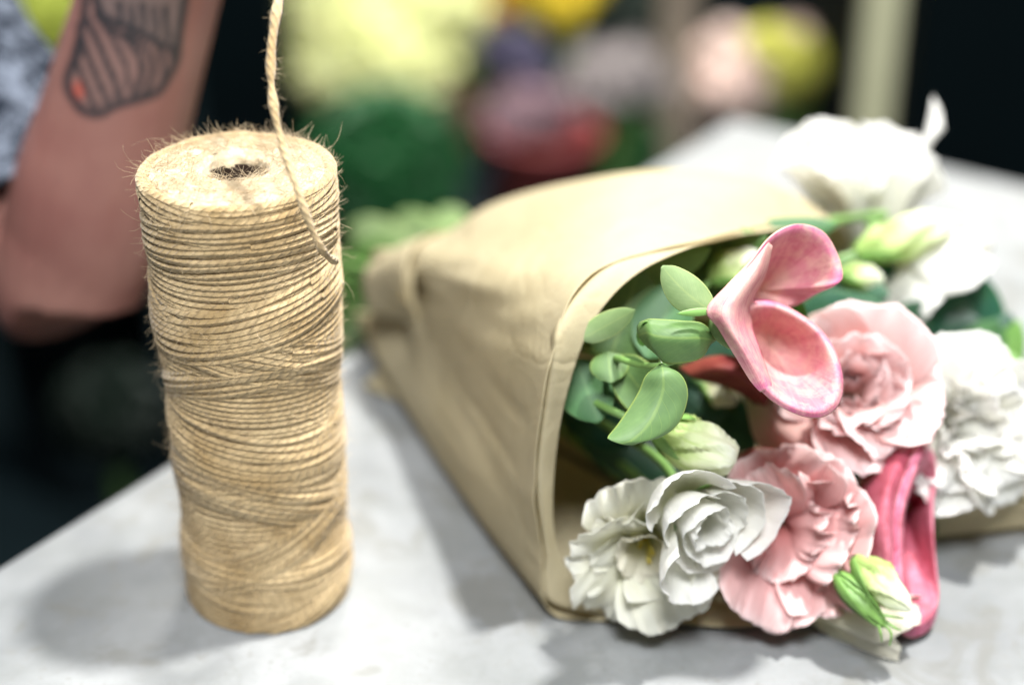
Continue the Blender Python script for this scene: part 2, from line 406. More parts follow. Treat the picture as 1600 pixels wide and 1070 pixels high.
for _ in range(160):       # whiskers around the rim
    a = rng.uniform(0, 2*np.pi); r = .0288
    hair((SX+r*math.cos(a), SY+r*math.sin(a), H-.0015), [math.cos(a)*.6-math.sin(a)*rng.normal(), math.sin(a)*.6+math.cos(a)*rng.normal(), rng.uniform(-.3, .8)], rng.uniform(.0015, .006), .7, .00005)
for _ in range(26):
    a = rng.uniform(0, 2*np.pi); r = .0288
    hair((SX+r*math.cos(a), SY+r*math.sin(a), H-.0015), [math.cos(a)*.8-math.sin(a)*rng.normal()*.6, math.sin(a)*.8, rng.uniform(-.1, 1)], rng.uniform(.008, .015), .6, .00005, n=9)
for _ in range(90):       # ragged fibres in the hole
    a = rng.uniform(0, 2*np.pi); r = rng.uniform(.0092, .0108)
    hair((SX+r*math.cos(a), SY+r*math.sin(a), H-rng.uniform(0, .003)), [-math.cos(a)*.6+rng.normal()*.6, -math.sin(a)*.6+rng.normal()*.6, rng.uniform(-.3, .5)], rng.uniform(.003, .008), .5, .00007)
for _ in range(3600):      # down the sides
    a = rng.uniform(0, 2*np.pi); z = rng.uniform(.003, H-.002); r = Rz(z)+.0004
    lift = .08 if rng.random() < .8 else .6
    hair((SX+r*math.cos(a), SY+r*math.sin(a), z), [-math.sin(a)*rng.choice([-1, 1])+math.cos(a)*lift, math.cos(a)+math.sin(a)*lift, rng.normal()*.35], rng.uniform(.002, .006), .35, .00005)
for _ in range(110):
    a = rng.uniform(0, 2*np.pi); z = rng.uniform(.01, H-.002); r = Rz(z)
    hair((SX+r*math.cos(a), SY+r*math.sin(a), z), [math.cos(a)+rng.normal()*.5, math.sin(a)+rng.normal()*.5, rng.normal()*.5], rng.uniform(.005, .012), .6, .00005, n=9)
# free end of the twine rising to the hand
PINCH = at(452, -430, .545)
sp_path = np.concatenate([A([(524, 408, .5275), (514, 402, .519), (500, 385, .5105), (482, 345, .5055), (462, 290, .502), (442, 228, .503), (430, 180, .503), (424, 130, .504), (424, 80, .505), (430, 30, .506), (436, -10, .508), (440, -120, .515), (446, -260, .528)]), [PINCH, PINCH+U_*.012+R_*.006]])
SP = cr(sp_path, 420)
rads = .00115*np.ones(420)+.00018*np.sin(np.linspace(0, 60, 420)); sy = proj(SP)[1]
rads += np.clip((170-sy)/170, 0, 1)*.00030+np.array([.00035*nz(p, 170, 2)*(1 if q < 170 else .3) for p, q in zip(SP, sy)])
V, Fs, UV = tube_geo(SP, rads, 10); mesh('loose_strand', V, Fs, M['jute'], sp, uv=UV)
for _ in range(260):
    i = rng.integers(60, 400); k = 1 if rng.random() < .85 else 2.2
    hair(SP[i], rng.normal(size=3)*[1, 1, 1.2], rng.uniform(.002, .005)*k, .75, .00005, n=8)
tag(fb.build('loose_fibres', M['fibre'], sp), kind='stuff')

# ------------------------------------------------------------------ kraft paper wrap
wrap = thing('kraft_paper_wrap', tuple(atz(800, 800, 0)), 'tan kraft paper cone lying on its side around the flowers', 'wrapping paper')
rows = [
 [(590, 505, .0025), (660, 560, .0025), (740, 640, .0025), (860, 700, .0025), (1000, 780, .0025), (1150, 840, .0025), (1370, 890, .0025)],
 [(575, 510, .003), (640, 580, .003), (720, 660, .003), (800, 740, .003), (900, 820, .003), (1010, 900, .003), (1195, 974, .003)],
 [(565, 503, .006), (615, 582, .004), (675, 668, .003), (740, 760, .003), (810, 835, .003), (890, 910, .003), (1010, 968, .003)],
 [(556, 488, .015), (600, 577, .010), (652, 665, .007), (703, 745, .005), (755, 820, .004), (810, 892, .003), (866, 960, .0025)],
 [(596, 488, .026), (630, 540, .025), (660, 620, .025), (705, 690, .025), (750, 755, .025), (800, 812, .026), (847, 862, .0265)],
 [(626, 466, .036), (650, 510, .041), (675, 560, .043), (720, 610, .047), (760, 655, .050), (800, 700, .055), (836, 740, .0586)],
 [(632, 436, .048), (660, 455, .057), (690, 480, .065), (735, 505, .075), (780, 530, .084), (825, 548, .093), (862, 560, .100)],
 [(618, 412, .056), (672, 424, .071), (735, 430, .088), (790, 432, .100), (840, 432, .108), (885, 431, .115), (925, 430, .120)],
 [(587, 408, .053), (680, 392, .074), (760, 370, .090), (860, 345, .105), (950, 335, .115), (1040, 345, .120), (1100, 374, .119)],
 [(590, 398, .055), (690, 368, .070), (775, 318, .085), (900, 284, .100), (1040, 266, .112), (1200, 286, .106), (1302, 350, .088)]]
G = np.array([AZ(r) for r in rows])
back = G[-1].copy(); s = np.linspace(.35, 1, 7)[:, None]; back = back+s*np.array([[.016, .028, -.045]])
back2 = G[-1].copy(); back2[:, 2] = .003; back2 = back2+s*np.array([[.004, .02, 0]])
back3 = G[-1].copy(); back3[:, 2] = .0028; back3 = back3+s*np.array([[-.02, -.05, 0]])
G = np.concatenate([G, [back, back2, back3]])
P = patch(G, 150, 120)
N = grid_normals(P)
for i in range(150):                                   # creases: long folds running to the tail, wrinkles near the tie
    for j in range(120):
        a, b = i/149, j/119; p = P[i, j]
        tail = max(0, 1-b/.28)
        dd = .0030*tail*math.sin(a*46+b*9)*(.5+.5*nz(p, 30))+.0035*tail*nz(p, 45, 4)
        dd += .0012*nz((a*9, b*2.0, 0), 1.5, 8)+.0005*nz((a*40, b*5, 0), 1, 3)
        dd += -.0011*math.exp(-((a-.445-.03*(1-b))/.0045)**2)*max(0, min(1, (b-.62)/.1))*max(0, min(1, (.94-b)/.06))
        dd += -.0009*math.exp(-((a-.395-.05*(1-b))/.004)**2)*max(0, min(1, (b-.45)/.15))*max(0, min(1, (.9-b)/.1))
        if i > 46: P[i, j] = p-N[i, j]*dd*(1 if p[2] > .012 else .2)
P[:, :, 2] = np.maximum(P[:, :, 2], .0012)
grid_mesh('outer_sheet', P, M['paper'], wrap, thick=.0003)
# inner sheet, its own edge proud of the outer one
rimB = AZ([(1190, 966, .0045), (1060, 962, .005), (960, 941, .008), (900, 903, .015), (868, 840, .031), (866, 740, .056), (884, 625, .084), (926, 505, .108), (1000, 425, .1195), (1107, 377, .1225), (1205, 362, .1125), (1312, 352, .089)])
rowi = [2.2, 2.6, 3.3, 4, 5, 6, 6.55, 7.3, 8, 8.5, 9]
rimB = rimB[1:]
axp = lambda v: np.array([.11, .52, .05])*v+np.array([-.052, .668, .032])*(1-v)
G2 = []
for k_, (b_, ri) in enumerate(zip(rimB, rowi)):
    r_ = [b_]
    for v, sh in ((1, .0012), (.93, .0016), (.8, .0025), (.55, .004)):
        q = P[min(149, int(round(ri/12*149))), int(round(v*119))].copy(); c_ = axp(v)
        q = q+nrm(c_-q)*sh*(1 if k_ > 2 else 1.5); q[2] = max(q[2], .004); r_.append(q)
    G2.append(r_)
G2 = np.array(G2); P2 = patch(G2, 130, 50); P2 = disp(P2, .0007, 32, 5)
P2[:, :, 2] = np.maximum(P2[:, :, 2], .0034)
grid_mesh('inner_sheet', P2, M['paper'], wrap, thick=.0003)
# loose right-hand corner of the sheet lying beside the flowers
G3 = np.array([AZ([(1380, 850, .004), (1470, 838, .004), (1540, 832, .004), (1640, 822, .004)]),
               AZ([(1380, 820, .006), (1478, 812, .010), (1545, 806, .011), (1640, 800, .012)]),
               AZ([(1390, 785, .009), (1490, 786, .016), (1550, 781, .017), (1645, 790, .017)]),
               AZ([(1400, 760, .008), (1500, 764, .013), (1550, 757, .013), (1640, 772, .013)]),
               AZ([(1400, 740, .004), (1510, 748, .004), (1560, 742, .005), (1640, 760, .005)])])
grid_mesh('sheet_corner', disp(patch(G3, 40, 50), .0015, 40, 2), M['paper'], wrap, thick=.0003)
# rolled tail end
tp = [at(594, 446, .728), at(690, 446, .705)]
a = np.linspace(0, 4.2*np.pi, 110)
Pn = np.array([[tp[0]*(1-v)+tp[1]*v+(.0085+.010*v+.00042*aa+.0012*math.sin(aa*1.5+v*3)+.0006*math.sin(aa*4))*(math.cos(aa)*U_*.9+math.sin(aa)*nrm(R_*.45+F_*.7)) for v in np.linspace(0, 1, 14)] for aa in a])
grid_mesh('tail_roll', Pn, M['paper'], wrap, thick=.0003)

# ------------------------------------------------------------------ flower kit
TIE = np.array([-.05, .66, .035])
def stem(root, p0, d, r=.0016, tie=None, mat='stem', bend=.03):
    tie = TIE+rng.normal(size=3)*[.004, .004, .004] if tie is None else tie
    P = cr([p0, p0+np.array(d)*bend, p0*.5+tie*.5+np.array(d)*bend*.5, tie], 40)
    P[:, 2] = np.maximum(P[:, 2], .006)
    V, Fs, UV = tube_geo(P, r, 10); return mesh('stem', V, Fs, M[mat], root, uv=UV)
def petal_grid(c, axis, az, a0, a1, L, W, rc, ruf, seed, frill=6, nu=41, nv=29, tip=.28, base=.12, p=1.3, curl=0, skew=0, r0=.002):
    axis = nrm(axis); ref = np.array([0, 0, 1.]) if abs(axis[2]) < .9 else np.array([0, 1., 0])
    e1 = nrm(np.cross(ref, axis)); e2 = np.cross(axis, e1)
    rd = math.cos(az)*e1+math.sin(az)*e2; lt = np.cross(axis, rd)
    vs = np.linspace(0, 1, nv); r = r0; h = 0; prof = []
    for i, v in enumerate(vs):
        al = math.radians(a0+(a1-a0)*v**p+curl*max(0, v-.75)*4)
        if i: r += math.sin(al)*L/(nv-1); h += math.cos(al)*L/(nv-1)
        prof.append((r, h, al))
    pr = np.array(prof); out = np.zeros((nu, nv, 3)); rs = random.Random(seed); ph = [rs.uniform(0, 6.28) for _ in range(6)]
    for i, u in enumerate(np.linspace(-1, 1, nu)):
        vmax = 1-tip*abs(u)**2.4+.07*nz((u*1.6+ph[0], seed*.3, 0), 1)+.035*nz((u*5+ph[1], seed*.3, 2), 1)+.02*nz((u*14+ph[2], seed*.3, 4), 1)
        for j, v in enumerate(vs):
            vv = v*vmax; k = vv*(nv-1); k0 = min(int(k), nv-2); f = k-k0; r_, h_, al = pr[k0]*(1-f)+pr[k0+1]*f
            f_ = base+(1-base)*math.sin(min(1, vv/.78)*math.pi/2)**1.15
            s = u*W*.5*f_; R = rc*(.45+.55*vv)
            ang = max(-1.5, min(1.5, s/R)); x = R*math.sin(ang); inn = R*(1-math.cos(ang))
            nn = rd*math.cos(al)-axis*math.sin(al)              # outward-facing normal
            e = vv**1.8; sd = seed*.731
            rf = ruf*(e*(.45+.75*abs(u))*(2.6*nz((u*frill*.28, vv*.7, sd), 1)+2.0*nz((u*frill*.7, vv*1.2, sd+9), 1)*e+1.3*nz((u*frill*1.9, vv*2, sd+5), 1)*e*e)+1.2*nz((u*.9, vv*1.1, sd+3), 1.2))
            out[i, j] = c+rd*r_+axis*h_+lt*(x+skew*vv*vv*L)-nn*inn+nn*rf+nn*u*.075*W*min(1, vv*2)
    return out
def bloom(name, label, c, axis, rings, mat, group=None, seed=0, cat='flower', stamens=0, stem_bend=.03, extra=(), calyx=True, tie=None):
    c = np.asarray(c); axis = nrm(axis); root = thing(name, tuple(c), label, cat, group)
    rs = random.Random(seed); k = 0
    for rg in rings:
        nP = rg['n']; a00 = rg.get('az', rs.uniform(0, 6.28))
        for i in range(nP):
            az = a00+i*rg.get('step', 2*math.pi/nP)+rs.uniform(-.24, .24)
            j = lambda s: 1+rs.uniform(-s, s)
            P = petal_grid(c, axis, az, rg['a0']*j(.15), rg['a1']*j(rg.get('ja', .2)), rg['L']*j(.12), rg['W']*j(.14), rg['rc']*j(.25), rg['ruf']*j(.25), seed*31+k,
                           frill=rg.get('fr', 6)*j(.15), curl=rg.get('curl', 0)*j(.4), p=rg.get('p', 1.3), tip=rg.get('tip', .28), base=rg.get('base', .14))
            grid_mesh('petal', P, M[rg.get('mat', mat)], root, thick=.00010); k += 1
    for e in extra:
        P = petal_grid(c, e.get('axis', axis), e['az'], e['a0'], e['a1'], e['L'], e['W'], e['rc'], e['ruf'], seed*31+k, frill=e.get('fr', 6), curl=e.get('curl', 0), tip=e.get('tip', .28), base=e.get('base', .14))
        grid_mesh('petal', P, M[e.get('mat', mat)], root, thick=.00010); k += 1
    if stamens:
        ac = Acc()
        for i in range(stamens):
            d = nrm(axis*1.2+rng.normal(size=3)*.35); ac.tube([c, c+d*.007, c+d*.013], [.0003, .0003, .0008], 6)
        ac.build('stamens', M['stamen'], root)
    if calyx:
        ac = Acc()
        for i in range(5):
            P = petal_grid(c-axis*.003, axis, i*1.256, 35, 55, .016, .003, .01, 0, 5, nu=5, nv=10, tip=.8, r0=.003)
            ac.add(P.reshape(-1, 3), grid_faces(5, 10))
        ac.build('sepals', M['sepal'], root, thick=.0003)
        V, Fs, UV = tube_geo([c-axis*.006, c-axis*.002, c+axis*.003], [.0016, .0032, .0036], 12); mesh('calyx', V, Fs, M['sepal'], root)
    stem(root, c-axis*.004, -axis, bend=stem_bend, tie=tie); return root
def R(n, a0, a1, L, W, rc, ruf, **k): return dict(n=n, a0=a0, a1=a1, L=L, W=W, rc=rc, ruf=ruf, **k)
def bud(name, label, p0, p1, rmax, twist=2.2, sep_n=3, mat='bud', sep_len=.6, group='closed buds', tie=None, prof=None, sdir=None):
    p0 = np.asarray(p0); p1 = np.asarray(p1); d = nrm(p1-p0); L = np.linalg.norm(p1-p0); root = thing(name, tuple(p0), label, 'flower bud', group)
    e1 = nrm(np.cross(d, U_+R_*.3)); e2 = np.cross(d, e1)
    prof = prof or [(0, .25), (.12, .7), (.3, .97), (.5, 1), (.7, .8), (.88, .48), (.97, .25), (1, .04)]
    vs = np.linspace(0, 1, 30); ra = np.interp(vs, [q[0] for q in prof], [q[1] for q in prof])*rmax
    ra = np.convolve(np.pad(ra, 2, 'edge'), np.ones(5)/5, 'valid'); ra[-1] = .0002
    P = np.zeros((49, 30, 3)); UVx = []
    for i, a in enumerate(np.linspace(0, 2*np.pi, 49)):
        for j, v in enumerate(vs):
            saw = ((a*5/(2*np.pi)+twist*v) % 1.0)
            r = ra[j]*(1+.30*(saw**1.5-.4)*min(1, v*4)+.22*nz((math.cos(a)*1.5, math.sin(a)*1.5, v*4+p0[0]*90), 1)*min(1, v*4))
            P[i, j] = p0+d*L*v+r*(math.cos(a)*e1+math.sin(a)*e2)
    grid_mesh('bud_petals', P, M[mat], root)
    for i in range(sep_n):
        az = i*2*np.pi/max(1, sep_n)+.4
        Q = np.zeros((7, 14, 3))
        for ii, u in enumerate(np.linspace(-1, 1, 7)):
            for jj, v in enumerate(np.linspace(0, 1, 14)):
                vv = v*sep_len; rr = np.interp(vv, vs, ra)*1.12+.0005+.002*max(0, v-.7); aa = az+u*.55*(1-v)**.7*(.4+.6*min(1, 1.2-v))+.25*v
                Q[ii, jj] = p0+d*L*vv+rr*(math.cos(aa)*e1+math.sin(aa)*e2)
        grid_mesh('sepal', Q, M['sepal'], root, thick=.0003)
    stem(root, p0, -d if sdir is None else sdir, r=.0013, bend=.02 if sdir is None else .035, tie=tie); return root
def leaf_from(ctrl, mat, name, parent, nu=25, nv=40, thick=.00025, wav=.0010, seed=0, flat=.45):
    """ctrl rows run across the leaf: [left edge, left mid, midrib, right mid, right edge] at stations base->tip, given (px,py,t)"""
    ctrl = [[(q[0], q[1], (q[2]-r[2][2])*flat+r[2][2]) for q in r] for r in ctrl]
    G = np.array([A(r) for r in ctrl]).transpose(1, 0, 2)
    P = patch(G, nu, nv); P = disp(P, wav, 60, seed); return grid_mesh(name, P, M[mat], parent, thick=thick)
def leaf(base, tip, width, cup, mat, parent, name='leaf', bend=0.0, curve=0, roll=0, shape=.9, seed=0):
    """base, tip = (px,py,t); width in px; cup = t-depth of edges rel. to midrib; bend = mid t offset; curve = sideways px"""
    b = np.array(base, float); e = np.array(tip, float); d = e[:2]-b[:2]; L = np.linalg.norm(d); n_ = np.array([-d[1], d[0]])/L
    rows = []
    for v in np.linspace(0, 1, 9):
        w = width*.5*(max(.02, math.sin(math.pi*min(1, max(0, v))**shape))**.62) if 0 < v < 1 else width*.02
        m = b[:2]+d*v+n_*curve*math.sin(math.pi*v); t = b[2]*(1-v)+e[2]*v+bend*math.sin(math.pi*v)
        r = []
        for u in (-1, -.55, 0, .55, 1):
            q = m+n_*u*w; r.append((q[0], q[1], t+cup*u*u*(w/(width*.5+1e-6))+roll*u*(w/(width*.5+1e-6))))
        rows.append(r)
    return leaf_from(rows, mat, name, parent, seed=seed)

# ------------------------------------------------------------------ calla lilies
def calla(root, boundary, centre, prof, mat, name='spathe', n=120, m=34, thick=.0005, closed=True):
    Bd = cr(A(boundary), n, closed=closed)
    c = at(*centre); P = np.zeros((n+(1 if closed else 0), m, 3)); vs = np.linspace(0, 1, m)
    pv = np.interp(vs, [q[0] for q in prof], [q[1] for q in prof]); pv = np.convolve(np.pad(pv, 2, 'edge'), np.ones(5)/5, 'valid')
    for i in range(P.shape[0]):
        b = Bd[i % n]
        for j, v in enumerate(vs):
            q = c*(1-v)+b*v; P[i, j] = q+F_*pv[j]+F_*.0012*nz(q, 55, 2)*v
    return grid_mesh(name, P, M[mat], root, thick=thick)
cl = thing('calla_lily', tuple(at(1200, 500, .56)), 'open rose pink calla lily in the middle, curling over the blush flowers', 'flower', 'calla lilies')
calla(cl, [(1106, 484, .527), (1140, 448, .530), (1172, 408, .533), (1205, 368, .538), (1245, 350, .543), (1285, 362, .547), (1308, 398, .549), (1316, 432, .548), (1303, 446, .548), (1276, 458, .556), (1240, 478, .566), (1190, 492, .560), (1150, 495, .540)],
      (1195, 452, .560), [(0, .010), (.35, .006), (.6, .002), (.8, -.001), (.92, -.0025), (1, .0)], 'calla', m=40)
calla(cl, [(1106, 485, .526), (1128, 520, .527), (1160, 572, .528), (1197, 618, .529), (1240, 645, .530), (1280, 652, .532), (1308, 634, .536), (1317, 600, .541), (1308, 556, .546), (1282, 515, .550), (1240, 485, .552), (1205, 470, .553), (1175, 468, .549), (1140, 474, .536)],
      (1215, 540, .553), [(0, .016), (.3, .014), (.5, .009), (.66, .002), (.8, -.0035), (.9, -.0045), (.97, -.002), (1, .001)], 'calla', m=44)
fold = [[(1196, 378, .5372), (1201, 379, .5368), (1207, 384, .5385)], [(1162, 420, .533), (1180, 424, .532), (1194, 434, .542)], [(1135, 451, .529), (1158, 454, .526), (1181, 460, .543)], [(1105, 484, .5255), (1142, 484, .523), (1177, 484, .545)],
        [(1121, 511, .526), (1146, 512, .5225), (1175, 514, .546)], [(1143, 549, .5265), (1165, 546, .524), (1186, 548, .542)], [(1172, 592, .528), (1185, 586, .5268), (1200, 592, .534)], [(1188, 610, .5285), (1194, 609, .5282), (1202, 612, .530)]]
grid_mesh('spathe_fold', disp(patch(np.array([A(r) for r in fold]), 50, 24), .0012, 60, 4).transpose(1, 0, 2), M['calla'], cl, thick=.0007)
leaf((1112, 486, .526), (1058, 490, .523), 12, .001, 'lime', cl, 'spathe_tip')
V, Fs, UV = tube_geo(cr([at(1205, 500, .575), at(1210, 520, .60), at(1150, 520, .64), TIE], 30), cr([[.012], [.007], [.0045], [.004]], 30)[:, 0], 16); mesh('stem', V, Fs, M['stem'], cl)
cl2 = thing('calla_lily', tuple(at(1410, 850, .59)), 'magenta calla lily at the bottom right resting its lip on the table', 'flower', 'calla lilies')
# open cup seen from the left: left margin, dark throat, bright magenta lower lip
calla(cl2, [(1438, 690, .590), (1412, 745, .581), (1398, 800, .577), (1395, 860, .575), (1398, 915, .573), (1402, 960, .573), (1412, 992, .577), (1435, 994, .580), (1456, 978, .583), (1466, 945, .586), (1462, 900, .589), (1456, 840, .594), (1455, 780, .600), (1462, 720, .604)],
      (1432, 810, .602), [(0, .018), (.25, .015), (.45, .007), (.65, -.003), (.85, -.006), (1, .001)], 'calla_dark', m=40)
G4 = np.array([A([(1440, 690, .590), (1413, 745, .581), (1399, 800, .577), (1396, 860, .575), (1398, 915, .573), (1402, 965, .573)]),
               A([(1410, 690, .592), (1392, 745, .576), (1384, 800, .571), (1384, 850, .570), (1388, 900, .571), (1396, 950, .573)]),
               A([(1385, 700, .600), (1365, 760, .583), (1355, 810, .578), (1358, 850, .578), (1368, 890, .577), (1385, 940, .578)]),
               A([(1370, 700, .615), (1335, 770, .600), (1330, 830, .595), (1340, 870, .592), (1355, 905, .590), (1380, 945, .586)])])
grid_mesh('spathe', disp(patch(G4, 40, 50), .0015, 40), M['calla_dark'], cl2, thick=.0008)
V, Fs, UV = tube_geo(cr([at(1420, 830, .62), at(1400, 760, .64), at(1200, 600, .66), TIE], 30), cr([[.010], [.006], [.0045], [.004]], 30)[:, 0], 16); mesh('stem', V, Fs, M['stem'], cl2)
cl3 = thing('calla_lily', tuple(at(1140, 590, .59)), 'dark red calla lily mostly hidden below the curled eucalyptus leaf', 'flower', 'calla lilies')
G5 = np.array([A([(1060, 575, .590), (1110, 558, .585), (1160, 560, .585), (1215, 590, .59)]), A([(1085, 590, .585), (1125, 578, .578), (1165, 590, .578), (1200, 625, .585)]), A([(1120, 600, .6), (1145, 608, .59), (1170, 622, .59), (1195, 650, .60)])])
grid_mesh('spathe', patch(G5, 20, 30), M['red'], cl3, thick=.0008)
stem(cl3, at(1140, 590, .60), F_*1.0, r=.003)

# ------------------------------------------------------------------ lisianthus blooms
GW = 'white lisianthus blooms'; GP = 'pink lisianthus blooms'
bloom('lisianthus', 'white ruffled bloom lowest at the left, lying in the paper mouth', at(1008, 832, .583), camdir(-.05, -.36, .80),
      [R(5, 30, 94, .0295, .037, .036, .0034, az=.35, ja=.3, fr=6), R(4, 20, 66, .024, .031, .020, .0034, az=.9, ja=.35, fr=7), R(3, 10, 42, .018, .022, .012, .002, mat='cream')], 'ivory', GW, 3, stamens=7)
bloom('lisianthus', 'compact white rose-like bloom between the ruffled white and the front pink one', at(1078, 786, .563), camdir(.40, -.50, .80),
      [R(3, 92, 26, .031, .044, .020, .0014, az=2.2, fr=4, p=.9), R(3, 86, 4, .027, .038, .016, .0012, az=.3, fr=4, p=.9), R(3, 66, 0, .023, .028, .010, .0012, fr=5, p=.9), R(3, 36, 0, .0195, .018, .006, .0012, fr=5)], 'white', GW, 11)
bloom('lisianthus', 'blush pink ruffled bloom in front, beside the compact white one', at(1224, 812, .592), camdir(-.05, -.12, .95),
      [R(5, 34, 84, .0355, .043, .040, .0048, az=.75, ja=.25, fr=6), R(3, 24, 60, .030, .040, .030, .0050, az=.1, ja=.45, fr=7), R(3, 14, 40, .023, .028, .016, .0040, fr=7, ja=.5)], 'pink', GP, 21)
bloom('lisianthus', 'pale pink frilled bloom behind the open calla lily', at(1325, 622, .609), camdir(.05, .12, .9),
      [R(5, 30, 86, .036, .044, .034, .0036, az=1.3, fr=6), R(4, 22, 62, .031, .038, .020, .0040, az=.2, ja=.35, fr=8), R(4, 14, 40, .025, .028, .011, .0042, fr=9, ja=.4), R(4, 8, 20, .019, .018, .007, .0034, fr=10)], 'pale', GP, 33)
bloom('lisianthus', 'large white frilled bloom at the right, above the magenta calla', at(1466, 655, .627), camdir(.28, -.05, .9),
      [R(5, 30, 88, .037, .042, .032, .0042, az=.15, fr=6), R(4, 22, 64, .033, .036, .020, .0044, az=.5, ja=.35, fr=8), R(4, 14, 42, .028, .028, .012, .0042, fr=9, ja=.4), R(3, 8, 22, .021, .020, .008, .0030, fr=9)], 'white', GW, 41)
bloom('lisianthus', 'tall white bloom at the back right against the dark cabinet', at(1338, 418, .705), camdir(.05, .95, .30),
      [R(4, 22, 46, .057, .054, .034, .0095, az=.55, fr=6, ja=.3), R(4, 18, 32, .056, .048, .026, .0095, az=.9, fr=8, ja=.35), R(4, 14, 24, .048, .040, .016, .007, fr=8, ja=.4)], 'white', GW, 55)
bloom('lisianthus', 'white bell-shaped bloom turned away, below the tall back one', at(1372, 362, .665), camdir(.66, -.74, .05),
      [R(4, 56, 10, .046, .052, .022, .0026, az=.4, fr=5), R(3, 40, 8, .038, .036, .015, .0020, mat='cream')], 'white', GW, 61, stem_bend=.004)
bloom('lisianthus', 'cream half-closed bloom touching the table under the pink front one', at(1235, 925, .588), camdir(.93, -.36, .15),
      [R(4, 18, 14, .038, .032, .014, .0014, az=.4), R(3, 10, 8, .034, .024, .010, .001, mat='cream')], 'cream', GW, 71, stem_bend=.01, calyx=False)
# single big blush outer petal reaching left behind the calla lip
pr = thing('lisianthus', tuple(at(1230, 670, .60)), 'loose pale peach bloom peeking out between calla lip and front pink bloom', 'flower', GP)
G6 = np.array([A([(1165, 625, .60), (1180, 690, .595), (1230, 740, .595), (1290, 770, .60)]), A([(1190, 610, .592), (1215, 665, .586), (1262, 705, .588), (1310, 740, .597)]), A([(1220, 600, .597), (1250, 645, .592), (1290, 680, .594), (1330, 710, .602)])])
grid_mesh('petal', disp(patch(G6, 24, 30), .002, 50, 3), M['pale'], pr, thick=.00025)
G6b = np.array([A([(1148, 715, .592), (1160, 760, .590), (1200, 800, .590)]), A([(1178, 700, .585), (1195, 745, .582), (1225, 785, .585)]), A([(1220, 705, .588), (1235, 745, .586), (1250, 780, .590)]), A([(1240, 712, .594), (1255, 745, .592), (1265, 780, .595)])])
grid_mesh('petal', disp(patch(G6b, 24, 24), .0015, 60, 7), M['pink'], pr, thick=.00025)
stem(pr, at(1260, 700, .61), F_)

# ------------------------------------------------------------------ buds
bud('flower_bud', 'pale green and white twisted bud under the large eucalyptus leaf', at(1022, 668, .560), at(1150, 722, .552), .0078, 1.6, 4, sep_len=.45, prof=[(0, .3), (.15, .75), (.35, 1), (.6, .95), (.85, .78), (.97, .62), (1, .3)])
bud('flower_bud', 'slim pale bud pointing at the magenta calla lip', at(1335, 872, .566), at(1424, 954, .556), .0058, 1.2, 2, sep_len=.5, sdir=F_+R_*.2)
kb = bud('flower_bud', 'small green bud in long sepals over the cream bloom, with curling tips', at(1306, 896, .565), at(1384, 980, .558), .0036, .8, 4, sep_len=.95, mat='sepal', sdir=F_+R_*.2)
ac = Acc()
for a_, b_, c_ in (((1366, 958), (1390, 962), (1412, 966)), ((1376, 968), (1392, 988), (1390, 1008)), ((1378, 966), (1398, 980), (1408, 984)), ((1370, 968), (1376, 988), (1378, 1002))):
    ac.tube(cr([at(*a_, .559), at(*b_, .557), at(*c_, .558)], 12), np.linspace(.0006, .00025, 12), 6)
ac.build('sepal_tips', M['sepal'], kb)
bud('flower_bud', 'long green and white bud lying across the white bell bloom', at(1338, 396, .640), at(1500, 342, .645), .0078, 1.8, 2, sep_len=.35, tie=at(1250, 420, .66))
bud('flower_bud', 'small green bud just right of the calla upper lobe', at(1310, 425, .635), at(1382, 440, .635), .0050, 1.2, 3, sep_len=.6, tie=at(1250, 440, .66))
bud('flower_bud', 'blurred green bud behind the calla under the paper edge', at(1110, 440, .60), at(1185, 392, .60), .0062, 1.2, 3, sep_len=.5)
bud('flower_bud', 'pale bud tip in the dark gap left of the calla lip', at(1100, 600, .61), at(1150, 632, .605), .004, 1.2, 2, sep_len=.5, mat='cream')

# ------------------------------------------------------------------ eucalyptus
eu = thing('eucalyptus_sprig', tuple(at(1030, 570, .54)), 'grey-green eucalyptus sprig with rounded leaves in the mouth of the paper', 'foliage', 'green foliage in the bouquet')
# big drooping leaf
leaf_from([[(1026, 572, .530), (1030, 572, .530), (1034, 570, .530), (1038, 571, .530), (1042, 573, .530)],
           [(1008, 588, .534), (1022, 588, .529), (1036, 585, .527), (1052, 584, .529), (1062, 585, .533)],
           [(998, 612, .536), (1016, 612, .530), (1036, 608, .527), (1060, 605, .529), (1073, 604, .534)],
           [(984, 637, .536), (1004, 638, .530), (1028, 634, .527), (1058, 630, .530), (1073, 628, .535)],
           [(966, 662, .534), (986, 665, .528), (1012, 664, .526), (1044, 662, .529), (1060, 660, .534)],
           [(952, 680, .530), (965, 684, .526), (988, 687, .525), (1016, 687, .527), (1032, 684, .531)],
           [(949, 686, .527), (956, 689, .526), (968, 693, .525), (982, 695, .526), (990, 695, .527)]], 'euc', 'leaf', eu)
